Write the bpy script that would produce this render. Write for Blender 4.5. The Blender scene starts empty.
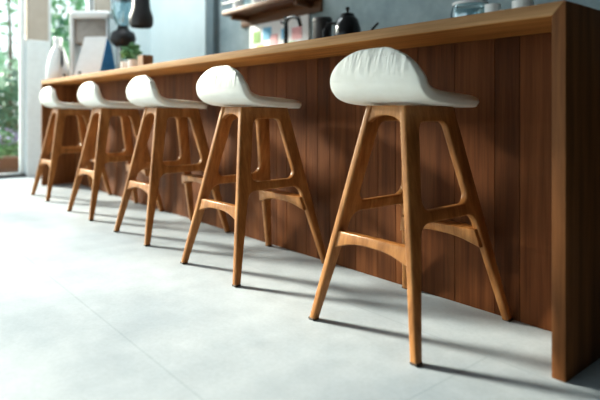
import bpy, bmesh, math, random
from mathutils import Vector, Matrix
random.seed(7)
SC = bpy.context.scene
COL = SC.collection
PI = math.pi

# ---------------------------------------------------------------- node helpers
def new_mat(name):
    m = bpy.data.materials.new(name); m.use_nodes = True
    nt = m.node_tree; nt.nodes.clear()
    out = nt.nodes.new('ShaderNodeOutputMaterial')
    b = nt.nodes.new('ShaderNodeBsdfPrincipled')
    nt.links.new(b.outputs[0], out.inputs[0])
    return m, nt, b, out

def ramp(nt, fac, stops):
    r = nt.nodes.new('ShaderNodeValToRGB')
    e = r.color_ramp.elements
    while len(e) < len(stops): e.new(0.5)
    for el, (p, c) in zip(e, stops):
        el.position = p; el.color = (c[0], c[1], c[2], 1)
    nt.links.new(fac, r.inputs[0])
    return r.outputs[0]

def noise(nt, vec, scale, detail=4, rough=0.55):
    n = nt.nodes.new('ShaderNodeTexNoise')
    n.inputs['Scale'].default_value = scale; n.inputs['Detail'].default_value = detail
    n.inputs['Roughness'].default_value = rough
    if vec is not None: nt.links.new(vec, n.inputs['Vector'])
    return n.outputs['Fac']

def mapping(nt, scale, coord='Object', rot=(0, 0, 0), offset=None):
    tc = nt.nodes.new('ShaderNodeTexCoord')
    mp = nt.nodes.new('ShaderNodeMapping')
    mp.inputs['Scale'].default_value = scale; mp.inputs['Rotation'].default_value = rot
    nt.links.new(tc.outputs[coord], mp.inputs['Vector'])
    if offset is not None: nt.links.new(offset, mp.inputs['Location'])
    return mp.outputs[0]

def mix(nt, fac, a, b, mode='MIX'):
    m = nt.nodes.new('ShaderNodeMix'); m.data_type = 'RGBA'; m.blend_type = mode
    for sock, v in ((m.inputs[0], fac), (m.inputs[6], a), (m.inputs[7], b)):
        if hasattr(v, 'is_output') or isinstance(v, bpy.types.NodeSocket): nt.links.new(v, sock)
        elif isinstance(v, (int, float)): sock.default_value = v
        else: sock.default_value = (v[0], v[1], v[2], 1)
    return m.outputs[2]

def bump(nt, b, h, strength, dist=0.01):
    bp = nt.nodes.new('ShaderNodeBump')
    bp.inputs['Strength'].default_value = strength; bp.inputs['Distance'].default_value = dist
    nt.links.new(h, bp.inputs['Height']); nt.links.new(bp.outputs[0], b.inputs['Normal'])

def plain(name, col, rough=0.5, metal=0.0, var=0.12, scale=18):
    m, nt, b, out = new_mat(name)
    v = mapping(nt, (1, 1, 1))
    n = noise(nt, v, scale)
    c = ramp(nt, n, [(0.3, [x * (1 - var) for x in col]), (0.7, [min(1, x * (1 + var)) for x in col])])
    nt.links.new(c, b.inputs['Base Color'])
    b.inputs['Roughness'].default_value = rough; b.inputs['Metallic'].default_value = metal
    return m

def wood(name, dark, mid, light, grain=(30, 30, 1.6), rough=0.42, tone_attr=None, spec=0.4):
    m, nt, b, out = new_mat(name)
    oi = nt.nodes.new('ShaderNodeObjectInfo')
    sc = nt.nodes.new('ShaderNodeVectorMath'); sc.operation = 'SCALE'
    comb = nt.nodes.new('ShaderNodeCombineXYZ')
    for i in range(3): nt.links.new(oi.outputs['Random'], comb.inputs[i])
    nt.links.new(comb.outputs[0], sc.inputs[0]); sc.inputs['Scale'].default_value = 40
    off = sc.outputs[0]
    v1 = mapping(nt, grain, offset=off)
    if tone_attr:
        at = nt.nodes.new('ShaderNodeAttribute'); at.attribute_name = tone_attr
        add = nt.nodes.new('ShaderNodeVectorMath'); add.operation = 'MULTIPLY_ADD'
        nt.links.new(at.outputs['Color'], add.inputs[0]); add.inputs[1].default_value = (37, 23, 41)
        nt.links.new(v1, add.inputs[2]); v1 = add.outputs[0]
    n1 = noise(nt, v1, 1.0, 6, 0.6)
    v2 = mapping(nt, tuple(g * 5 for g in grain[:2]) + (grain[2] * 3,), offset=off) if grain[2] < grain[0] else mapping(nt, (grain[0] * 3, grain[1] * 5, grain[2] * 5), offset=off)
    n2 = noise(nt, v2, 1.0, 3, 0.6)
    c = ramp(nt, n1, [(0.28, dark), (0.5, mid), (0.72, light)])
    g = ramp(nt, n2, [(0.3, (0.72, 0.72, 0.72)), (0.6, (1, 1, 1))])
    c = mix(nt, 0.7, c, g, 'MULTIPLY')
    if tone_attr:
        t = ramp(nt, at.outputs['Fac'], [(0, (0.78, 0.76, 0.74)), (0.5, (0.97, 0.97, 0.97)), (1, (1.18, 1.17, 1.13))])
        c = mix(nt, 1.0, c, t, 'MULTIPLY')
    nt.links.new(c, b.inputs['Base Color'])
    b.inputs['Roughness'].default_value = rough; b.inputs['Specular IOR Level'].default_value = spec
    bump(nt, b, n2, 0.15, 0.002)
    return m

# ---------------------------------------------------------------- materials
M = {}
M['oak'] = wood('stool_oak', (0.235, 0.098, 0.028), (0.385, 0.17, 0.055), (0.52, 0.26, 0.095), (26, 26, 2.2), 0.36, spec=0.3)
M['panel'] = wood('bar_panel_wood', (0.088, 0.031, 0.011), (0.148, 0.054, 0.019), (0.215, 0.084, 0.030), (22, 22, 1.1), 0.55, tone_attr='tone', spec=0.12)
M['top'] = wood('bar_top_wood', (0.30, 0.12, 0.032), (0.44, 0.19, 0.055), (0.56, 0.27, 0.09), (1.3, 30, 30), 0.5, spec=0.2)
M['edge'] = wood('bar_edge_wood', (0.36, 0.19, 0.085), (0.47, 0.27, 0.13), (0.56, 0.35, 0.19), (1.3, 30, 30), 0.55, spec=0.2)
M['endw'] = wood('bar_end_wood', (0.13, 0.052, 0.018), (0.20, 0.082, 0.029), (0.28, 0.12, 0.045), (24, 24, 1.4), 0.5, spec=0.15)
M['pad'] = plain('foot_pad_dark', (0.05, 0.03, 0.018), 0.6)
M['shelfwood'] = wood('shelf_wood', (0.10, 0.045, 0.02), (0.16, 0.075, 0.032), (0.22, 0.11, 0.05), (1.2, 25, 25), 0.5)

def leather():
    m, nt, b, out = new_mat('white_leather')
    v = mapping(nt, (38, 3, 7))
    n = noise(nt, v, 1.0, 3, 0.5)
    tc = nt.nodes.new('ShaderNodeTexCoord'); sep = nt.nodes.new('ShaderNodeSeparateXYZ')
    nt.links.new(tc.outputs['Object'], sep.inputs[0])
    mr = nt.nodes.new('ShaderNodeMapRange'); mr.inputs[1].default_value = 0.86; mr.inputs[2].default_value = 0.94
    nt.links.new(sep.outputs[2], mr.inputs[0])
    mu = nt.nodes.new('ShaderNodeMath'); mu.operation = 'MULTIPLY'
    nt.links.new(n, mu.inputs[0]); nt.links.new(mr.outputs[0], mu.inputs[1])
    fine = noise(nt, mapping(nt, (1, 1, 1)), 260, 2)
    ad = nt.nodes.new('ShaderNodeMath'); ad.operation = 'MULTIPLY_ADD'; ad.inputs[1].default_value = 0.02
    nt.links.new(fine, ad.inputs[0]); nt.links.new(mu.outputs[0], ad.inputs[2])
    c = ramp(nt, noise(nt, mapping(nt, (1, 1, 1)), 9), [(0.3, (0.78, 0.765, 0.69)), (0.7, (0.85, 0.84, 0.775))])
    nt.links.new(c, b.inputs['Base Color'])
    b.inputs['Roughness'].default_value = 0.5
    bump(nt, b, ad.outputs[0], 1.0, 0.022)
    return m
M['leather'] = leather()

def concrete():
    m, nt, b, out = new_mat('concrete_floor')
    v = mapping(nt, (1, 1, 1))
    n1 = noise(nt, v, 1.3, 8, 0.62)
    n2 = noise(nt, v, 9, 8, 0.7)
    n3 = noise(nt, mapping(nt, (1, 1, 1)), 70, 4, 0.7)
    c = ramp(nt, n1, [(0.3, (0.31, 0.36, 0.405)), (0.7, (0.52, 0.56, 0.59))])
    c = mix(nt, 0.5, c, ramp(nt, n2, [(0.3, (0.78, 0.79, 0.8)), (0.62, (1, 1, 1))]), 'MULTIPLY')
    c = mix(nt, 0.35, c, ramp(nt, n3, [(0.35, (0.8, 0.8, 0.8)), (0.6, (1, 1, 1))]), 'MULTIPLY')
    br = nt.nodes.new('ShaderNodeTexBrick')
    br.offset = 0.5
    br.inputs['Scale'].default_value = 1.0; br.inputs['Mortar Size'].default_value = 0.004
    br.inputs['Brick Width'].default_value = 9.0; br.inputs['Row Height'].default_value = 0.8
    br.inputs['Color1'].default_value = (1, 1, 1, 1); br.inputs['Color2'].default_value = (0.965, 0.97, 0.97, 1)
    br.inputs['Mortar'].default_value = (0.88, 0.895, 0.90, 1)
    mp = mapping(nt, (1, 1, 1)); mp.node.inputs['Location'].default_value = (0.9, 0.08, 0); nt.links.new(mp, br.inputs['Vector'])
    c = mix(nt, 1.0, c, br.outputs['Color'], 'MULTIPLY')
    nt.links.new(c, b.inputs['Base Color'])
    rr = ramp(nt, n2, [(0.3, (0.5,) * 3), (0.7, (0.7,) * 3)])
    nt.links.new(rr, b.inputs['Roughness'])
    bump(nt, b, n3, 0.12, 0.003)
    return m
M['concrete'] = concrete()

def plaster(name, a, c2, scale=2.5):
    m, nt, b, out = new_mat(name)
    v = mapping(nt, (1, 1, 1))
    n = noise(nt, v, scale, 8, 0.65)
    c = ramp(nt, n, [(0.3, a), (0.7, c2)])
    nt.links.new(c, b.inputs['Base Color']); b.inputs['Roughness'].default_value = 0.8
    bump(nt, b, noise(nt, v, 30, 5), 0.2, 0.004)
    return m
M['blue_wall'] = plaster('pale_blue_plaster', (0.66, 0.76, 0.775), (0.73, 0.82, 0.835))
M['grey_wall'] = plaster('blue_grey_plaster', (0.22, 0.29, 0.31), (0.37, 0.45, 0.47), 4)
M['grey_shade'] = plaster('shaded_plaster', (0.13, 0.18, 0.20), (0.19, 0.24, 0.26))  # shade on the wall step, put into the plaster colour
M['dark_wall'] = plaster('charcoal_plaster', (0.11, 0.11, 0.115), (0.15, 0.15, 0.155))
M['white_wall'] = plaster('white_plaster', (0.30, 0.31, 0.32), (0.36, 0.37, 0.38))
M['beige'] = plaster('beige_render', (0.42, 0.36, 0.30), (0.52, 0.46, 0.39))
M['ceil'] = plaster('ceiling_paint', (0.35, 0.36, 0.36), (0.4, 0.41, 0.41))
M['white_paint'] = plain('white_paint', (0.72, 0.76, 0.76), 0.5, var=0.04)
M['frame_dark'] = plain('dark_frame_metal', (0.08, 0.085, 0.09), 0.4, 0.4)
M['black'] = plain('black_enamel', (0.012, 0.012, 0.014), 0.18)
M['black_matte'] = plain('black_matte', (0.035, 0.035, 0.038), 0.5)
M['taupe'] = plain('taupe_metal', (0.33, 0.29, 0.26), 0.4, 0.2)
M['white'] = plain('white_ceramic', (0.82, 0.83, 0.82), 0.3, var=0.03)
M['paper'] = plain('white_card', (0.84, 0.85, 0.86), 0.7, var=0.03)
M['blue'] = plain('blue_card', (0.04, 0.20, 0.46), 0.6)
M['sky_blue'] = plain('sky_blue_paper', (0.20, 0.50, 0.72), 0.7)
M['green_paper'] = plain('green_paper', (0.30, 0.50, 0.18), 0.7)
M['pink_paper'] = plain('pink_paper', (0.72, 0.40, 0.42), 0.7)
M['yellow_paper'] = plain('yellow_paper', (0.75, 0.62, 0.25), 0.7)
M['steel'] = plain('brushed_steel', (0.6, 0.61, 0.62), 0.3, 0.9, var=0.06)
M['brown_box'] = plain('brown_kraft', (0.25, 0.16, 0.10), 0.8)
M['coffee'] = plain('coffee_beans', (0.06, 0.03, 0.015), 0.6, var=0.5, scale=90)
M['terracotta'] = plain('dark_terracotta', (0.16, 0.075, 0.05), 0.8)
M['bark'] = plain('tree_bark', (0.10, 0.075, 0.055), 0.9, var=0.4)
M['leaf_dark'] = plain('dark_leaves', (0.07, 0.17, 0.11), 0.6, var=0.45, scale=3)
M['leaf_mid'] = plain('green_leaves', (0.16, 0.32, 0.16), 0.6, var=0.4, scale=3)
M['leaf_pale'] = plain('pale_leaves', (0.36, 0.52, 0.36), 0.6, var=0.35, scale=3)
M['flower'] = plain('lilac_petals', (0.42, 0.34, 0.58), 0.7)
M['lawn'] = plain('garden_ground', (0.12, 0.17, 0.09), 0.95, var=0.4, scale=6)

def glassy(name, tint, gloss=0.10, rough=0.02):
    m, nt, b, out = new_mat(name)
    nt.nodes.remove(b)
    tr = nt.nodes.new('ShaderNodeBsdfTransparent'); tr.inputs[0].default_value = (*tint, 1)
    gl = nt.nodes.new('ShaderNodeBsdfGlossy'); gl.inputs['Roughness'].default_value = rough
    fr = nt.nodes.new('ShaderNodeLayerWeight'); fr.inputs[0].default_value = 0.25
    mr = nt.nodes.new('ShaderNodeMath'); mr.operation = 'MULTIPLY_ADD'
    mr.inputs[1].default_value = 0.5; mr.inputs[2].default_value = gloss
    nt.links.new(fr.outputs['Fresnel'], mr.inputs[0])
    mx = nt.nodes.new('ShaderNodeMixShader')
    nt.links.new(mr.outputs[0], mx.inputs[0]); nt.links.new(tr.outputs[0], mx.inputs[1]); nt.links.new(gl.outputs[0], mx.inputs[2])
    nt.links.new(mx.outputs[0], out.inputs[0])
    return m
M['glass'] = glassy('window_glass', (0.95, 0.98, 0.98), 0.02)
M['clear'] = glassy('clear_glassware', (0.82, 0.92, 0.95), 0.14)

# ---------------------------------------------------------------- geometry helpers
def link(name, bm, mat, parent=None, smooth=None):
    me = bpy.data.meshes.new(name)
    bmesh.ops.recalc_face_normals(bm, faces=bm.faces)
    bm.to_mesh(me); bm.free()
    o = bpy.data.objects.new(name, me); COL.objects.link(o)
    for m in (mat if isinstance(mat, (list, tuple)) else [mat]): me.materials.append(m)
    if smooth == 'all':
        for p in me.polygons: p.use_smooth = True
    elif smooth is not None:
        for p in me.polygons: p.use_smooth = True
        me.set_sharp_from_angle(angle=math.radians(smooth))
    if parent is not None: o.parent = parent
    return o

def empty(name, loc, label, cat, group=None, rz=0):
    o = bpy.data.objects.new(name, None); COL.objects.link(o)
    o.location = loc; o.rotation_euler = (0, 0, rz); o.empty_display_size = 0.1
    o['label'] = label; o['category'] = cat
    if group: o['group'] = group
    return o

def tag(o, label, cat, group=None, loc=None):
    o['label'] = label; o['category'] = cat
    if group: o['group'] = group
    if loc: o.location = loc
    return o

def structure(name, bm, mat, parent=None, bev=None):
    o = link(name, bm, mat, parent)
    if parent is None: o['kind'] = 'structure'
    return o

def box(bm, x0, x1, y0, y1, z0, z1, bev=0.0, seg=2):
    r = bmesh.ops.create_cube(bm, size=1)
    vs = r['verts']
    for v in vs:
        v.co = Vector(((x0 + x1) / 2 + v.co.x * (x1 - x0), (y0 + y1) / 2 + v.co.y * (y1 - y0), (z0 + z1) / 2 + v.co.z * (z1 - z0)))
    if bev > 0:
        es = list({e for v in vs for e in v.link_edges})
        bmesh.ops.bevel(bm, geom=es, offset=bev, segments=seg, affect='EDGES', profile=0.5)
    return bm

def bxo(*a, **k):
    return box(bmesh.new(), *a, **k)

def lathe(bm, prof, cx=0, cy=0, n=28):
    rings = []
    for r, z in prof:
        if r < 1e-5: rings.append([bm.verts.new((cx, cy, z))])
        else: rings.append([bm.verts.new((cx + r * math.cos(2 * PI * i / n), cy + r * math.sin(2 * PI * i / n), z)) for i in range(n)])
    for a, b in zip(rings, rings[1:]):
        for i in range(n):
            j = (i + 1) % n
            if len(a) == 1 and len(b) == 1: continue
            if len(a) == 1: bm.faces.new((a[0], b[i], b[j]))
            elif len(b) == 1: bm.faces.new((a[i], a[j], b[0]))
            else: bm.faces.new((a[i], a[j], b[j], b[i]))
    return bm

def tube(bm, pts, rad, n=10):
    pts = [Vector(p) for p in pts]; rings = []
    for i, p in enumerate(pts):
        t = (pts[min(i + 1, len(pts) - 1)] - pts[max(i - 1, 0)]).normalized()
        u = t.cross(Vector((0, 0, 1)) if abs(t.z) < 0.9 else Vector((1, 0, 0))).normalized(); w = t.cross(u)
        r = rad[i] if isinstance(rad, (list, tuple)) else rad
        rings.append([bm.verts.new(p + r * (math.cos(2 * PI * k / n) * u + math.sin(2 * PI * k / n) * w)) for k in range(n)])
    for a, b in zip(rings, rings[1:]):
        for k in range(n): bm.faces.new((a[k], a[(k + 1) % n], b[(k + 1) % n], b[k]))
    bm.faces.new(rings[0]); bm.faces.new(rings[-1])
    return bm

def rounded(pts, seg=7):
    """polygon corners (x, y, radius) -> outline points"""
    out = []; n = len(pts)
    for i in range(n):
        p = Vector(pts[i][:2]); r = pts[i][2] if len(pts[i]) > 2 else 0
        if r <= 0: out.append(p); continue
        a = Vector(pts[i - 1][:2]) - p; b = Vector(pts[(i + 1) % n][:2]) - p
        la, lb = a.length, b.length; a.normalize(); b.normalize()
        ang = a.angle(b); t = min(r / math.tan(ang / 2), la * 0.48, lb * 0.48); rr = t * math.tan(ang / 2)
        c = p + (a + b).normalized() * (rr / math.sin(ang / 2))
        s = p + a * t - c; e = p + b * t - c
        a0 = math.atan2(s.y, s.x); a1 = math.atan2(e.y, e.x)
        d = (a1 - a0 + PI) % (2 * PI) - PI
        for k in range(seg + 1):
            q = a0 + d * k / seg
            out.append(c + rr * Vector((math.cos(q), math.sin(q))))
    return out

def slab_bm(outlines, thick, bevel=0.004):
    """flat shape with holes, extruded both ways along local z with rounded edges"""
    cu = bpy.data.curves.new('tmp', 'CURVE'); cu.dimensions = '2D'; cu.fill_mode = 'BOTH'
    for o in outlines:
        s = cu.splines.new('POLY'); s.points.add(len(o) - 1); s.use_cyclic_u = True
        for p, q in zip(s.points, o): p.co = (q[0], q[1], 0, 1)
    cu.extrude = thick / 2 - bevel; cu.bevel_depth = bevel; cu.bevel_resolution = 2; cu.offset = -bevel
    ob = bpy.data.objects.new('tmp', cu); COL.objects.link(ob)
    dg = bpy.context.evaluated_depsgraph_get(); dg.update()
    me = bpy.data.meshes.new_from_object(ob.evaluated_get(dg))
    bm = bmesh.new(); bm.from_mesh(me)
    bpy.data.objects.remove(ob); bpy.data.curves.remove(cu); bpy.data.meshes.remove(me)
    bmesh.ops.remove_doubles(bm, verts=bm.verts, dist=1e-5)
    return bm

def cut(bm, co, no):
    """keep what lies on the negative side of the plane"""
    bmesh.ops.bisect_plane(bm, geom=list(bm.verts) + list(bm.edges) + list(bm.faces), plane_co=co, plane_no=no, clear_outer=True, dist=1e-6)

def copy_tree(o, parent=None):
    c = o.copy(); COL.objects.link(c)
    if parent is not None: c.parent = parent
    for ch in list(o.children): copy_tree(ch, c)
    return c

# ================================================================= BAR STOOL
ZT = 0.779                       # top of the wooden frame
BX, TX = 0.243, 0.087            # half width at floor / at top (across)
BY, TY = 0.280, 0.141            # outer half depth at floor / at top
def oy(z): return BY + (TY - BY) * z / ZT

def frame_bm():
    outer = []
    right = [(TY, ZT, 0.004), (BY, 0, 0.006), (BY - 0.029, 0, 0.006), (0.152, 0.390, 0.052)]
    pts = right + [(-x, y, r) for x, y, r in reversed(right)]
    o = rounded(pts)
    h = rounded([(0.076, 0.722, 0.034), (0.138, 0.430, 0.038), (-0.138, 0.430, 0.038), (-0.076, 0.722, 0.034)])
    return slab_bm([o, h], 0.028, 0.007)

def place_frame(bm, sx):
    # local (x=depth, y=height, z=thickness) -> stool coordinates, leaning inward
    for v in bm.verts:
        y, z, t = v.co
        x = BX + (TX - BX) * z / ZT - 0.012 + t
        v.co = Vector((sx * x, y, z))
    return bm

def part_of_frame(sx, kind):
    bm = frame_bm()
    c = 0.062
    if kind == 'back_leg': cut(bm, (-c, 0, 0), (1, 0, 0))
    elif kind == 'front_leg': cut(bm, (c, 0, 0), (-1, 0, 0))
    else:
        cut(bm, (c, 0, 0), (1, 0, 0)); cut(bm, (-c, 0, 0), (-1, 0, 0))
        if kind == 'rail': cut(bm, (0, 0.58, 0), (0, -1, 0))
        else: cut(bm, (0, 0.58, 0), (0, 1, 0))
    return place_frame(bm, sx)

def cross_bm(outline, thick, sy, yshift, bevel=0.005):
    bm = slab_bm([outline], thick, bevel)
    for v in bm.verts:
        x, z, t = v.co
        v.co = Vector((x, sy * (oy(z) - yshift + t), z))
    return bm

def arch(half_top, half_bot, z_top, z_end, z_mid, n=14):
    pts = [(half_top, z_top), (half_bot, z_end)]
    for k in range(1, n):
        q = -1 + 2 * k / n
        x = -q * half_bot * 0.93
        z = z_end + (z_mid - z_end) * (1 - abs(q) ** 2.6)
        pts.append((x, z))
    pts += [(-half_bot, z_end), (-half_top, z_top)]
    return [Vector(p) for p in pts]

def seat_bm():
    P = [(0.187, 0.782), (0.15, 0.788), (0.08, 0.794), (0.0, 0.797), (-0.08, 0.802), (-0.135, 0.809), (-0.174, 0.823), (-0.200, 0.848),
         (-0.211, 0.882), (-0.207, 0.918), (-0.193, 0.955), (-0.184, 0.972)]
    P = [Vector((0, a, b)) for a, b in P]
    fine = []
    for i in range(len(P) - 1):
        p0, p1, p2, p3 = P[max(i - 1, 0)], P[i], P[i + 1], P[min(i + 2, len(P) - 1)]
        for k in range(12):
            t = k / 12
            fine.append(0.5 * (2 * p1 + (p2 - p0) * t + (2 * p0 - 5 * p1 + 4 * p2 - p3) * t * t + (3 * p1 - p0 - 3 * p2 + p3) * t ** 3))
    fine.append(P[-1])
    L = [0]
    for a, b in zip(fine, fine[1:]): L.append(L[-1] + (b - a).length)
    T = L[-1]
    def at(s):
        s = min(max(s, 0), T)
        for i in range(len(L) - 1):
            if L[i + 1] >= s:
                f = (s - L[i]) / max(1e-9, L[i + 1] - L[i]); p = fine[i].lerp(fine[i + 1], f)
                d = (fine[min(i + 2, len(fine) - 1)] - fine[max(i - 1, 0)]).normalized()
                return p, d
        return fine[-1], (fine[-1] - fine[-2]).normalized()
    W = 0.211
    N = 76
    bm = bmesh.new(); rings = []
    NL, NA = 14, 5
    for j in range(N + 1):
        u = j / N
        s = T * (0.5 - 0.5 * math.cos(PI * u))
        s = min(max(s, T * 0.0002), T * 0.9998)
        w = W - 0.012 * max(0, 1 - s / 0.25)
        Lf, Lb = 0.085, 0.135
        if s < Lf: w *= max(0, 1 - (1 - s / Lf) ** 2.7) ** (1 / 2.7)
        e = T - s
        if e < Lb: w *= math.sqrt(max(0, 1 - (1 - e / Lb) ** 2))
        th = 1.0
        for q, rr in ((s, 0.026), (e, 0.024)):
            if q < rr: th *= math.sqrt(max(0, 1 - (1 - q / rr) ** 2))
        p, d = at(s)
        nrm = Vector((0, -d.z, d.y)) * -1          # travelling towards the back: the sitting side
        if nrm.z < 0 and abs(d.y) > 0.5: nrm = -nrm
        if d.z > 0.5 and nrm.y < 0: nrm = -nrm
        tu, tl = 0.021 * th, 0.019 * th
        crown = 0.012 * min(1, w / 0.12) * th
        ru = min(0.020, w * 0.6); rl = min(0.007, w * 0.5) * max(th, 0.05)
        side = []                                   # right-hand rim, sitting side to outer side
        fu = w - ru
        base = tu + crown * (1 - (fu / max(w, 1e-6)) ** 2)
        for k in range(1, NA + 1):
            q = PI / 2 * (1 - k / NA)
            side.append((fu + ru * math.cos(q), math.sin(q) * base))
        low = -tl + rl
        side.append((w - 0.007 * th, low))
        for k in range(1, 4):
            q = -PI / 2 * k / 3
            side.append((w - 0.007 * th - rl + rl * math.cos(q), low + rl * math.sin(q)))
        loop = []
        for k in range(NL + 1):
            x = -fu + 2 * fu * k / NL
            loop.append((x, tu + crown * (1 - (x / max(w, 1e-6)) ** 2)))
        loop += side
        xe = side[-1][0]
        for k in range(1, NL):
            loop.append((xe - 2 * xe * k / NL, -tl))
        loop += [(-x, h) for x, h in reversed(side)]
        up = max(0.0, min(1.0, (p.z - 0.80) / 0.06))
        slim = 0.72 + 0.28 * min(1, s / 0.16)
        loop = [(x, h * slim) for x, h in loop]
        rings.append([bm.verts.new(p + nrm * (h + 0.012 * up * (x / W) ** 2) + Vector((x, 0, 0))) for x, h in loop])
    n = len(rings[0])
    for a, b in zip(rings, rings[1:]):
        for k in range(n): bm.faces.new((a[k], a[(k + 1) % n], b[(k + 1) % n], b[k]))
    bm.faces.new(rings[0]); bm.faces.new(rings[-1])
    return bm

def make_stool():
    root = empty('bar_stool', (0, 0, 0), 'x', 'stool')
    link('seat', seat_bm(), M['leather'], root, 'all')
    for sx in (-1, 1):
        for kind in ('back_leg', 'front_leg'):
            leg = link('leg', part_of_frame(sx, kind), M['oak'], root, 40)
            sy = -1 if kind == 'back_leg' else 1
            cx, cy = sx * (BX - 0.012), sy * (BY - 0.0145)
            pad = bxo(cx - 0.0125, cx + 0.0125, cy - 0.0125, cy + 0.0125, 0.0, 0.009, bev=0.003)
            # dark pads wrap the tip of the leg
            for v in pad.verts: v.co.x = cx + (v.co.x - cx) * 1.16; v.co.y = cy + (v.co.y - cy) * 1.2
            link('foot_pad', pad, M['pad'], leg)
        link('top_rail', part_of_frame(sx, 'rail'), M['oak'], root, 40)
        link('side_stretcher', part_of_frame(sx, 'stretcher'), M['oak'], root, 40)
    link('apron', cross_bm(arch(0.080, 0.090, ZT, 0.708, 0.744), 0.026, -1, 0.018), M['oak'], root, 40)
    link('apron', cross_bm(arch(0.080, 0.090, ZT, 0.708, 0.744), 0.026, 1, 0.018), M['oak'], root, 40)
    link('footrest', cross_bm(arch(0.168, 0.182, 0.328, 0.262, 0.296), 0.030, -1, 0.022), M['oak'], root, 40)
    link('footrest', cross_bm(arch(0.168, 0.182, 0.334, 0.270, 0.300), 0.080, 1, 0.030), M['oak'], root, 40)
    return root

stool = make_stool()
SPOTS = [((-1.2416, 1.5735), 'light oak bar stool with white leather seat, nearest the bar\'s thick near end panel'),
         ((-2.1983, 1.5600), 'light oak bar stool with white leather seat, second from the bar\'s near end panel'),
         ((-3.1058, 1.5690), 'light oak bar stool with white seat in the middle of the row of five'),
         ((-4.0195, 1.5666), 'light oak bar stool with white seat, second from the garden window'),
         ((-5.0600, 1.5672), 'light oak bar stool with white seat, last in the row beside the garden window')]
for i, ((x, y), lab) in enumerate(SPOTS):
    o = stool if i == 0 else copy_tree(stool)
    o.location = (x, y, 0); o['label'] = lab; o['group'] = 'bar stools lined up along the counter'
    o.rotation_euler.z = [0, 0.012, -0.01, 0.008, 0][i]

# ================================================================= BAR COUNTER
XR, XL = -0.672, -5.93
YF, YP, YB = 1.5376, 1.8571, 2.27
ZB, TH = 1.069, 0.040
bar = empty('bar_counter', ((XR + XL) / 2, YF, 0), 'long brown wooden bar counter with overhanging top and vertical board front', 'bar counter')
def prism(poly, y0, y1, bev=0.002):
    bm = bmesh.new()
    a = [bm.verts.new((x, y0, z)) for x, z in poly]; b = [bm.verts.new((x, y1, z)) for x, z in poly]
    bm.faces.new(a); bm.faces.new(list(reversed(b)))
    n = len(poly)
    for i in range(n): bm.faces.new((a[i], a[(i + 1) % n], b[(i + 1) % n], b[i]))
    bmesh.ops.recalc_face_normals(bm, faces=bm.faces)
    bmesh.ops.bevel(bm, geom=list(bm.edges), offset=bev, segments=2, affect='EDGES', profile=0.5)
    return bm
def barpart(name, bm, mat, sm=40):
    o = link(name, bm, mat, bar, sm)
    o.matrix_parent_inverse = Matrix.Translation(bar.location).inverted()
    return o
barpart('counter_top', prism([(XL, ZB), (XR, ZB), (XR - TH, ZB - TH), (XL + TH, ZB - TH)], YF, YB), M['top'])
bm = bmesh.new()
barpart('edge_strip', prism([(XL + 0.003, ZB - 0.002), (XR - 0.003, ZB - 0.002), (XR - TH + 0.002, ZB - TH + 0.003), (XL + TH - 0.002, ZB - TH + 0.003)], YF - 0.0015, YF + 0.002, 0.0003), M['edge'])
barpart('end_panel', prism([(XR, ZB), (XR, 0), (XR - TH, 0), (XR - TH, ZB - TH)], YF, YB), M['endw'])
barpart('end_panel', prism([(XL, ZB), (XL, 0), (XL + TH, 0), (XL + TH, ZB - TH)], YF, YB), M['endw'])
bm = bmesh.new()
lay = bm.faces.layers.float.new('tone')
x = XL + TH; edges = []
fixed = [-0.9737, -1.0714, -1.244, -1.425]
xs = [XR - TH] + fixed
while xs[-1] > XL + TH + 0.2: xs.append(xs[-1] - random.choice([0.09, 0.105, 0.12, 0.14, 0.165, 0.18]))
xs.append(XL + TH)
last = 0.4
for a, b in zip(xs, xs[1:]):
    before = set(bm.faces)
    box(bm, b + 0.0006, a - 0.0006, YP, YP + 0.02, 0.0, ZB - TH, bev=0.0012, seg=1)
    t = random.random()
    while abs(t - last) < 0.2: t = random.random()
    last = t
    for f in bm.faces:
        if f not in before: f[lay] = t
barpart('front_panel', bm, M['panel'], None)
barpart('back_panel', bxo(XL + TH, XR - TH, YB - 0.05, YB - 0.03, 0, ZB - TH), M['endw'])

# ================================================================= ROOM
XW, YW1, YW2 = -6.8, 3.12, 3.20
CE = 3.8; HZ = 3.28
structure('floor', bxo(XW - 0.1, 3.2, -3.3, 3.6, -0.1, 0), M['concrete'])
structure('ceiling', bxo(XW - 0.1, 3.2, -3.3, 3.6, CE, CE + 0.1), M['ceil'])
structure('wall_back', bxo(-5.20, 3.2, YW2 + 0.0, YW2 + 0.15, 0, CE), M['grey_wall'])
structure('wall_back_left', bxo(XW, -5.36, YW1, YW2 + 0.15, 0, CE), M['blue_wall'])
structure('wall_shade_strip', bxo(-5.36, -5.20, YW1 + 0.01, YW2 + 0.1, 0, CE), M['grey_shade'])  # dark strip painting in the shaded side of the wall step
structure('wall_right', bxo(3.0, 3.15, -3.3, 3.2, 0, CE), M['dark_wall'])
bm = bxo(-0.6, 3.0, -3.15, -3.0, 0, CE); box(bm, XW, -0.6, -3.15, -3.0, HZ, CE)
structure('wall_front', bm, M['white_wall'])
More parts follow.
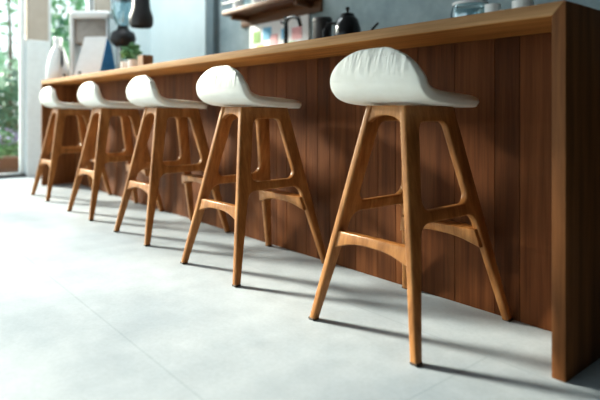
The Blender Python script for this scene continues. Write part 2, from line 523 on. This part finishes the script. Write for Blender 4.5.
# window wall
bm = bmesh.new()
box(bm, XW - 0.15, XW, -3.15, YW1, HZ, CE)
box(bm, XW - 0.15, XW, 2.62, YW1, 0, HZ)
structure('wall_left', bm, M['blue_wall'])
structure('trim_1', bxo(XW - 0.15, XW + 0.03, 1.60, 1.84, 0, 1.58, bev=0.01), M['white_paint'])     # pillar cladding
structure('trim_2', bxo(XW - 0.13, XW + 0.01, 1.62, 1.84, 1.58, HZ), M['beige'])
structure('trim_3', bxo(XW - 0.15, XW + 0.02, 2.40, 2.62, 0, HZ), M['beige'])
def window(name, axis, a0, a1, z0, z1, mull, fm):
    bm = bmesh.new()
    def bb(u0, u1, za, zb, dep=0.03):
        if axis == 'y': box(bm, XW - 0.08 - dep, XW - 0.08 + dep, u0, u1, za, zb, bev=0.004)
        else: box(bm, u0, u1, -3.08 - dep, -3.08 + dep, za, zb, bev=0.004)
    fr = 0.05
    bb(a0, a0 + fr, z0, z1); bb(a1 - fr, a1, z0, z1)
    bb(a0, a1, z0, z0 + 0.045); bb(a0, a1, z1 - fr, z1)
    for m in mull: bb(m - 0.025, m + 0.025, z0, z1)
    pane = bmesh.new()
    if axis == 'y': box(pane, XW - 0.083, XW - 0.077, a0 + 0.01, a1 - 0.01, z0 + 0.01, z1 - 0.01)
    else: box(pane, a0 + 0.01, a1 - 0.01, -3.083, -3.077, z0 + 0.01, z1 - 0.01)
    p = structure(name, bm, fm)
    q = link('pane', pane, M['glass'], p)
    return p
window('window_1', 'y', -3.0, 1.60, 0.0, HZ, [0.0, -1.5], M['white_paint'])
window('window_2', 'y', 1.84, 2.40, 0.0, HZ, [2.35], M['white_paint'])
window('window_3', 'x', XW, -0.6, 0.0, HZ, [-5.2, -3.6, -2.1], M['white_paint'])
structure('baseboard_left', bxo(XW - 0.02, XW + 0.01, -3.0, 1.60, 0, 0.03), M['frame_dark'])

# ================================================================= THINGS BEHIND AND ON THE BAR
Z0 = ZB
ZC = 1.19
# white jug at the far end
jug = empty('water_jug', (-5.78, 1.66, Z0), 'white jug standing at the garden-window end of the bar top', 'jug')
link('body', lathe(bmesh.new(), [(0, 0), (0.105, 0), (0.118, 0.015), (0.112, 0.12), (0.088, 0.24), (0.055, 0.32), (0.04, 0.35), (0.038, 0.39), (0, 0.39)]), M['white'], jug, 50)
link('cap', lathe(bmesh.new(), [(0.04, 0.385), (0.042, 0.39), (0.042, 0.43), (0.035, 0.437), (0, 0.437)]), M['white'], jug, 50)
link('handle', tube(bmesh.new(), [(0.04, 0, 0.34), (0.10, 0, 0.33), (0.135, 0, 0.27), (0.135, 0, 0.16), (0.095, 0, 0.10)], 0.013), M['frame_dark'], jug, 50)
# brochure stand: folded white card, blue inside
br = empty('brochure_stand', (-5.22, 1.83, Z0), 'folded white card stand with a blue side on the bar top', 'card stand', rz=math.radians(40))
bm = bmesh.new()
def quad_slab(bm, a, b, c, d, t):
    a, b, c, d = map(Vector, (a, b, c, d)); n = (b - a).cross(d - a).normalized() * t
    v = [bm.verts.new(p) for p in (a, b, c, d)] + [bm.verts.new(p + n) for p in (a, b, c, d)]
    for f in ((0, 1, 2, 3), (7, 6, 5, 4), (0, 4, 5, 1), (1, 5, 6, 2), (2, 6, 7, 3), (3, 7, 4, 0)): bm.faces.new([v[i] for i in f])
    return bm
link('front_card', quad_slab(bmesh.new(), (-0.16, -0.10, 0), (0.10, -0.10, 0), (0.13, 0.0, 0.40), (-0.10, 0.0, 0.40), 0.004), M['paper'], br)
link('back_card', quad_slab(bmesh.new(), (0.10, -0.095, 0), (0.20, 0.06, 0), (0.15, 0.03, 0.33), (0.128, 0.0, 0.385), 0.004), M['blue'], br)
# tall brewer with pale rounded hood
bw = empty('coffee_brewer', (-5.62, 1.98, Z0), 'tall taupe coffee brewer with a pale rounded hood behind the white card stand', 'coffee machine', rz=math.radians(48))
link('body', bxo(-0.17, 0.17, -0.12, 0.14, 0.36, 0.62, bev=0.03, seg=3), M['taupe'], bw, 40)
link('hood', bxo(-0.21, 0.21, -0.16, 0.16, 0.62, 0.70, bev=0.035, seg=4), M['white'], bw, 40)
link('side_panel', bxo(-0.21, -0.165, -0.15, 0.15, 0.0, 0.66, bev=0.018, seg=3), M['white'], bw, 40)
link('side_panel', bxo(0.165, 0.20, -0.15, 0.15, 0.0, 0.64, bev=0.016, seg=3), M['steel'], bw, 40)
link('drip_tray', bxo(-0.165, 0.165, -0.14, 0.14, 0.0, 0.07, bev=0.01), M['steel'], bw, 40)
# grinder with hopper
gr = empty('coffee_grinder', (-5.27, 2.13, Z0), 'dark coffee grinder with a clear conical bean hopper on the bar top', 'coffee grinder')
link('base', bxo(-0.09, 0.09, -0.12, 0.12, 0, 0.05, bev=0.012), M['black_matte'], gr, 40)
link('column', bxo(-0.055, 0.03, -0.05, 0.06, 0.05, 0.36, bev=0.015), M['steel'], gr, 40)
link('grinding_head', lathe(bmesh.new(), [(0, 0.33), (0.07, 0.33), (0.115, 0.37), (0.125, 0.42), (0.11, 0.47), (0.06, 0.50), (0.05, 0.535), (0, 0.535)]), M['black_matte'], gr, 50)
link('spout', lathe(bmesh.new(), [(0, 0.24), (0.025, 0.24), (0.035, 0.34), (0, 0.34)], 0.06, 0.05), M['black_matte'], gr, 50)
hp = link('bean_hopper', lathe(bmesh.new(), [(0.045, 0.53), (0.07, 0.56), (0.115, 0.66), (0.125, 0.80), (0.12, 0.80), (0.11, 0.662), (0.065, 0.565), (0.04, 0.535)]), M['clear'], gr, 50)
link('lid', lathe(bmesh.new(), [(0, 0.80), (0.13, 0.80), (0.13, 0.815), (0.02, 0.825), (0.02, 0.84), (0, 0.84)]), M['black_matte'], hp, 50)
# hanging lamp
pl = empty('pendant_lamp', (-4.86, 2.14, 1.55), 'black bell pendant lamp hanging beside the coffee grinder', 'lamp')
link('lamp_shade', lathe(bmesh.new(), [(0.095, 0.0), (0.11, 0.03), (0.11, 0.10), (0.085, 0.17), (0.075, 0.30), (0.05, 0.36), (0.015, 0.38), (0, 0.38), (0, 0.37), (0.045, 0.35), (0.068, 0.30), (0.078, 0.17), (0.10, 0.10), (0.088, 0.005)]), M['black_matte'], pl, 50)
link('bulb', lathe(bmesh.new(), [(0, 0.03), (0.03, 0.05), (0.035, 0.08), (0.018, 0.13), (0.015, 0.36), (0, 0.36)], n=16), M['white'], pl, 50)
link('cord', tube(bmesh.new(), [(0, 0, 0.38), (0, 0, CE - 1.57)], 0.006), M['black_matte'], pl, 50)
# glass jar terrarium with plant
tp = empty('potted_plant', (-4.72, 1.98, Z0), 'small green leafy plant in a clear glass jar on the bar top', 'plant')
link('jar', lathe(bmesh.new(), [(0, 0), (0.07, 0), (0.085, 0.02), (0.09, 0.15), (0.075, 0.155), (0.08, 0.03), (0, 0.01)]), M['clear'], tp, 50)
link('soil', lathe(bmesh.new(), [(0, 0.012), (0.07, 0.02), (0.075, 0.06), (0, 0.065)]), M['coffee'], tp, 50)

def leaves(bm, n, cen, rad, size, up=0.3, shell=0.35):
    for _ in range(n):
        while True:
            d = Vector((random.uniform(-1, 1), random.uniform(-1, 1), random.uniform(-1, 1)))
            if shell < d.length < 1: break
        p = Vector(cen) + Vector((d.x * rad[0], d.y * rad[1], d.z * rad[2]))
        s = size * random.uniform(0.6, 1.4)
        a = Vector((random.uniform(-1, 1), random.uniform(-1, 1), random.uniform(-0.6, 0.6) + up * 0.3)).normalized()
        b = a.cross(Vector((random.uniform(-1, 1), random.uniform(-1, 1), random.uniform(-1, 1)))).normalized()
        v = [bm.verts.new(p - a * s), bm.verts.new(p + b * s * 0.42), bm.verts.new(p + a * s), bm.verts.new(p - b * s * 0.42)]
        bm.faces.new(v)
    return bm
link('foliage', leaves(bmesh.new(), 160, (0, 0, 0.20), (0.095, 0.095, 0.10), 0.035, shell=0.0), M['leaf_mid'], tp)
# kraft box and cups beyond it
tag(link('kraft_box', bxo(-0.055, 0.055, -0.045, 0.045, 0, 0.155, bev=0.004), M['brown_box']), 'small brown box on the bar top below the pale blue wall', 'box', loc=(-4.30, 1.93, Z0))
def cup_bm(r, h):
    return lathe(bmesh.new(), [(0, 0), (r * 0.55, 0), (r * 0.75, h * 0.12), (r, h * 0.6), (r, h), (r * 0.93, h), (r * 0.9, h * 0.6), (r * 0.6, h * 0.15), (0, h * 0.12)])
def cup(name, loc, r, h, label, handle=True, group=None):
    c = empty(name, loc, label, 'cup', group)
    link('bowl', cup_bm(r, h), M['white'], c, 50)
    if handle: link('handle', tube(bmesh.new(), [(r * 0.92, 0, h * 0.8), (r * 1.5, 0, h * 0.75), (r * 1.55, 0, h * 0.4), (r * 0.85, 0, h * 0.3)], r * 0.13, 8), M['white'], c, 60)
    return c
cup('coffee_cup', (-4.47, 1.90, Z0), 0.045, 0.13, 'tall white cup on the bar top left of the brown box')
cup('coffee_cup', (-4.60, 1.88, Z0), 0.04, 0.12, 'white cup on the bar top beside the glass-jar plant')
# tiny stoppered bottles near the edge
for k, (u, lab) in enumerate(((-4.86, 'tiny dark-capped bottle on the bar edge by the plant jar'), (-5.30, 'tiny dark-capped bottle on the bar edge by the white card stand'))):
    t = empty('small_bottle', (u, 1.575, Z0), lab, 'bottle', 'tiny bottles on the bar edge')
    link('body', lathe(bmesh.new(), [(0, 0), (0.014, 0), (0.016, 0.003), (0.016, 0.012), (0.010, 0.018), (0, 0.018)], n=16), M['clear'], t, 50)
    link('cap', lathe(bmesh.new(), [(0, 0.018), (0.012, 0.018), (0.013, 0.022), (0.013, 0.033), (0.009, 0.036), (0, 0.036)], n=16), M['black_matte'], t, 50)
# tap
tp2 = empty('bar_tap', (-3.6140, 2.8912, ZC), 'slim black swan-neck tap rising from the back counter', 'tap')
link('post', lathe(bmesh.new(), [(0, 0), (0.03, 0), (0.03, 0.01), (0.014, 0.02), (0.013, 0.27), (0, 0.28)], n=18), M['black'], tp2, 50)
link('spout', tube(bmesh.new(), [(0, 0, 0.24), (0.04, 0, 0.262), (0.08, 0, 0.262), (0.12, 0, 0.245), (0.14, 0, 0.20)], 0.011), M['black'], tp2, 60)
link('lever', tube(bmesh.new(), [(0, 0, 0.22), (-0.045, 0, 0.245)], [0.006, 0.009]), M['black'], tp2, 60)
# canister
cn = empty('canister', (-3.1066, 2.8495, ZC), 'matte black canister with a pale clip standing left of the dark kettle', 'canister')
link('body', lathe(bmesh.new(), [(0, 0), (0.05, 0), (0.054, 0.004), (0.054, 0.185), (0, 0.185)], n=32), M['black_matte'], cn, 50)
link('lid', lathe(bmesh.new(), [(0, 0.185), (0.056, 0.185), (0.057, 0.19), (0.057, 0.205), (0.05, 0.212), (0, 0.214)], n=32), M['black_matte'], cn, 50)
link('clip', bxo(-0.062, -0.052, -0.012, 0.012, 0.03, 0.21, bev=0.002), M['steel'], cn, 40)
# kettle
kt = empty('kettle', (-2.8287, 2.8495, ZC), 'glossy black domed kettle with a small lid knob on the back counter', 'kettle')
link('body', lathe(bmesh.new(), [(0, 0), (0.068, 0), (0.074, 0.006), (0.075, 0.08), (0.07, 0.13), (0.056, 0.175), (0.034, 0.20), (0, 0.205)], n=36), M['black'], kt, 50)
lid = link('lid', lathe(bmesh.new(), [(0, 0.203), (0.036, 0.200), (0.034, 0.208), (0.01, 0.215), (0, 0.215)], n=24), M['black'], kt, 50)
link('knob', lathe(bmesh.new(), [(0, 0.212), (0.006, 0.213), (0.006, 0.225), (0.012, 0.232), (0.010, 0.243), (0, 0.246)], n=16), M['black'], lid, 50)
link('spout', tube(bmesh.new(), [(0.06, 0.03, 0.05), (0.11, 0.055, 0.06), (0.125, 0.06, 0.12), (0.15, 0.075, 0.15)], [0.012, 0.009, 0.007, 0.006]), M['black'], kt, 60)
link('handle', tube(bmesh.new(), [(-0.05, -0.03, 0.16), (-0.10, -0.055, 0.165), (-0.12, -0.065, 0.12), (-0.11, -0.06, 0.05)], 0.008), M['black'], kt, 60)
# glassware on the right
gb = empty('glass_bowl', (-1.8035, 2.8500, ZC), 'clear rounded glass bowl on the back counter near the right end of the bar', 'bowl')
link('body', lathe(bmesh.new(), [(0, 0), (0.04, 0), (0.062, 0.02), (0.076, 0.06), (0.076, 0.10), (0.066, 0.135), (0.062, 0.135), (0.072, 0.10), (0.072, 0.06), (0.058, 0.025), (0, 0.008)], n=36), M['clear'], gb, 60)
link('rim', lathe(bmesh.new(), [(0.060, 0.132), (0.069, 0.132), (0.069, 0.142), (0.060, 0.142), (0.060, 0.132)], n=36), M['white'], gb, 60)
cup('coffee_cup', (-1.105 * 1.48, 1.90 * 1.48, ZC), 0.044, 0.172, 'white cup on the back counter just right of the glass bowl')
cup('coffee_cup', (-0.985 * 1.48, 1.90 * 1.48, ZC), 0.056, 0.165, 'white cup on the back counter nearest the right end of the bar')
for o in (tp2, cn, kt): o.scale = (1.39,) * 3
gb.scale = (1.5,) * 3
bc = empty('back_counter', (-1.9, 2.72, 0), 'tall dark wooden back counter against the blue-grey wall behind the bar', 'counter')
link('worktop', bxo(-2.8, 2.8, -0.03, 0.478, ZC - 0.035, ZC, bev=0.004), M['shelfwood'], bc, 40)
link('carcass', bxo(-2.78, 2.78, 0.02, 0.478, 0.08, ZC - 0.035), M['shelfwood'], bc)
link('plinth', bxo(-2.74, 2.74, 0.06, 0.47, 0.0, 0.08), M['black_matte'], bc)
for k in range(8):
    d_ = link('door', bxo(-2.77 + 0.6925 * k + 0.004, -2.77 + 0.6925 * (k + 1) - 0.004, 0.0, 0.02, 0.085, ZC - 0.045, bev=0.003), M['shelfwood'], bc, 40)
    hx = -2.77 + 0.6925 * (k + (0.9 if k % 2 == 0 else 0.1))
    link('handle', bxo(hx - 0.007, hx + 0.007, -0.025, 0.0, 0.75, 0.95, bev=0.003), M['frame_dark'], d_, 40)

# shelf on the back wall with jars, notice board under it
sh = empty('wall_shelf', (-4.1, YW2, 1.73), 'dark wooden shelf on brackets high on the blue-grey back wall', 'shelf')
link('board', bxo(-0.62, 0.62, -0.26, 0, 0, 0.045, bev=0.004), M['shelfwood'], sh, 40)
link('back_rail', bxo(-0.62, 0.62, -0.025, 0, -0.10, 0, bev=0.003), M['shelfwood'], sh, 40)
for bx in (-0.5, 0.5): link('bracket', bxo(bx - 0.02, bx + 0.02, -0.22, -0.025, -0.05, 0, bev=0.004), M['shelfwood'], sh, 40)
link('post', bxo(0.57, 0.62, -0.26, -0.20, -0.0, 0.5, bev=0.003), M['shelfwood'], sh, 40)
link('front_bar', bxo(-0.62, 0.57, -0.26, -0.245, 0.10, 0.125, bev=0.003), M['frame_dark'], sh, 40)
names = ['first', 'second', 'third', 'fourth', 'fifth', 'sixth']
for k in range(6):
    j = empty('storage_jar', (-4.60 + 0.165 * k, YW2 - 0.13, 1.775), '%s lidded jar on the wall shelf, %s from its window end' % ('clear glass' if k % 2 else 'white', names[k]), 'jar', 'jars on the wall shelf')
    link('body', lathe(bmesh.new(), [(0, 0), (0.055, 0), (0.06, 0.006), (0.06, 0.16), (0.05, 0.18), (0, 0.18)], n=22), M['clear'] if k % 2 else M['white'], j, 50)
    link('lid', lathe(bmesh.new(), [(0, 0.18), (0.054, 0.18), (0.054, 0.205), (0, 0.207)], n=22), M['shelfwood'] if k % 3 else M['steel'], j, 50)
nb = empty('hanging_notice_board', (-4.1, YW2, 1.20), 'white notice board with coloured papers on the wall below the shelf', 'notice board')
link('panel', bxo(-0.47, 0.45, -0.02, 0, 0, 0.43, bev=0.003), M['paper'], nb, 40)
for (x0, x1, z0, z1, mk) in ((-0.40, -0.28, 0.24, 0.36, 'green_paper'), (-0.24, -0.10, 0.26, 0.38, 'sky_blue'), (-0.12, 0.0, 0.20, 0.30, 'pink_paper'),
                             (0.06, 0.16, 0.24, 0.34, 'sky_blue'), (0.22, 0.36, 0.22, 0.33, 'pink_paper'), (-0.34, -0.22, 0.12, 0.22, 'yellow_paper'), (0.14, 0.26, 0.10, 0.2, 'green_paper')):
    link('paper_note', bxo(x0, x1, -0.024, -0.0205, z0, z1), M[mk], nb)

# ================================================================= GARDEN
structure('ground', bxo(-40, XW - 0.1, -25, 25, -0.25, -0.08), M['lawn'])
def tree(x, y, h, crowns, leaf, label, group, size=0.09, dens=900, trunk_r=0.07):
    t = empty('garden_tree', (x, y, -0.08), label, 'tree', group)
    link('trunk', tube(bmesh.new(), [(0, 0, 0), (0.04, 0.02, h * 0.3), (-0.03, 0.05, h * 0.6), (0.02, 0, h * 0.95)], [trunk_r * 0.6, trunk_r * 0.6, trunk_r * 0.45, trunk_r * 0.2]), M['bark'], t, 60)
    bm = bmesh.new()
    for (cx, cy, cz, r) in crowns: leaves(bm, int(dens * r), (cx, cy, cz), (r, r, r * 0.85), size)
    link('crown', bm, leaf, t)
tree(-10.4, 2.16, 3.2, [(0, 0, 2.5, 0.62), (0.1, -0.2, 1.5, 0.42), (-0.1, 0.2, 3.1, 0.5)], M['leaf_pale'], 'pale leafy garden tree behind the left-hand pane', 'trees outside', dens=330)
tree(-13.2, 2.75, 2.4, [(0, 0, 1.2, 0.95), (0.2, -0.5, 0.9, 0.7), (0, 0.5, 1.5, 0.6)], M['leaf_dark'], 'low dark garden tree behind the pale tree at the left-hand pane', 'trees outside', dens=800)
tree(-11.2, 3.55, 3.2, [(0, 0, 2.2, 0.62), (0.1, 0.25, 1.6, 0.5), (-0.1, -0.2, 2.9, 0.5)], M['leaf_mid'], 'mid-green garden tree seen between the two window pillars', 'trees outside', dens=420)
tree(-15.5, 5.0, 3.6, [(0, 0, 2.2, 1.1), (0.3, 0.7, 1.7, 0.7), (0, -0.7, 2.9, 0.7)], M['leaf_dark'], 'dark green garden tree farthest behind the right-hand pane', 'trees outside', dens=520)
tree(-16.8, 2.2, 3.4, [(0, 0, 1.8, 1.1), (0.2, -0.7, 1.6, 0.8), (0, 0.7, 2.2, 0.8)], M['leaf_mid'], 'green garden tree farthest behind the left-hand pane', 'trees outside', dens=420)
def shrub(x, y, h, r, leaf, label, dens=500):
    t = empty('garden_shrub', (x, y, -0.08), label, 'shrub', 'shrubs outside the window')
    link('stem', tube(bmesh.new(), [(0, 0, 0), (0.02, 0, h * 0.5), (0, 0.03, h * 0.8)], [0.03, 0.025, 0.01]), M['bark'], t, 60)
    link('foliage', leaves(bmesh.new(), dens, (0, 0, h * 0.55), (r, r, h * 0.5), 0.06, shell=0.1), leaf, t)
shrub(-8.7, 1.95, 1.3, 0.38, M['leaf_dark'], 'dark upright shrub just outside the left-hand window pane', 700)
shrub(-9.4, 1.55, 1.1, 0.45, M['leaf_dark'], 'broad dark shrub standing outside the window behind the planter', 800)
shrub(-8.9, 2.75, 1.9, 0.45, M['leaf_mid'], 'tall green shrub outside the narrow window pane', 700)
pb = empty('flower_planter', (-7.75, 1.50, -0.08), 'dark terracotta planter with lilac flowers outside the left-hand pane', 'planter')
link('trough', prism([(-0.17, 0.24), (0.17, 0.24), (0.14, 0.0), (-0.14, 0.0)], -0.42, 0.25, 0.006), M['terracotta'], pb, 40)
link('foliage', leaves(bmesh.new(), 420, (0, -0.08, 0.40), (0.22, 0.36, 0.22), 0.05, shell=0.0), M['leaf_mid'], pb)
link('blossom', leaves(bmesh.new(), 130, (0.06, -0.06, 0.50), (0.22, 0.34, 0.14), 0.035, shell=0.2), M['flower'], pb)

# ================================================================= LIGHT
w = bpy.data.worlds.new('sky'); SC.world = w; w.use_nodes = True
nt = w.node_tree
bg = nt.nodes['Background']
tc = nt.nodes.new('ShaderNodeTexCoord'); sp = nt.nodes.new('ShaderNodeSeparateXYZ'); nt.links.new(tc.outputs['Generated'], sp.inputs[0])
c = ramp(nt, sp.outputs[2], [(0.0, (0.92, 0.97, 1.0)), (0.25, (0.88, 0.96, 1.0)), (0.8, (0.65, 0.84, 1.0))])
nt.links.new(c, bg.inputs[0]); bg.inputs[1].default_value = 1.7
sun = bpy.data.lights.new('sun', 'SUN'); sun.energy = 10.0; sun.angle = math.radians(8); sun.color = (1.0, 0.92, 0.79)
so = bpy.data.objects.new('sun', sun); COL.objects.link(so)
az, el = math.radians(20.5), math.radians(24)
d = Vector((math.cos(az) * math.cos(el), math.sin(az) * math.cos(el), -math.sin(el)))
so.rotation_euler = d.to_track_quat('-Z', 'Y').to_euler(); so.location = (-12, -4, 6)

al = bpy.data.lights.new('back_bar_fill', 'AREA'); al.shape = 'RECTANGLE'; al.size = 2.4; al.size_y = 0.5; al.energy = 60; al.color = (0.88, 0.96, 1.0)  # unseen fill lamp, added to brighten the pale blue wall and bar end
ao = bpy.data.objects.new('back_bar_fill', al); COL.objects.link(ao); ao.location = (-5.3, 1.9, CE - 0.05); ao.rotation_euler = (math.radians(18), 0, 0)

# ================================================================= CAMERA
cam = bpy.data.cameras.new('camera'); co = bpy.data.objects.new('camera', cam); COL.objects.link(co)
co.location = (0, 0, 0.76); co.rotation_euler = (PI / 2, 0, math.radians(139.83 - 90))
cam.sensor_width = 36; cam.lens = 539.5 / 600 * 36
cam.shift_y = -(200 - 110.8) / 600
cam.clip_start = 0.02
cam.dof.use_dof = True; cam.dof.focus_distance = 2.2; cam.dof.aperture_fstop = 1.4
SC.camera = co
SC.view_settings.view_transform = 'Standard'
SC.view_settings.look = 'Medium High Contrast'
SC.view_settings.exposure = 0.28
SC.cycles.max_bounces = 10; SC.cycles.diffuse_bounces = 6; SC.cycles.transparent_max_bounces = 16
SC.cycles.use_denoising = True
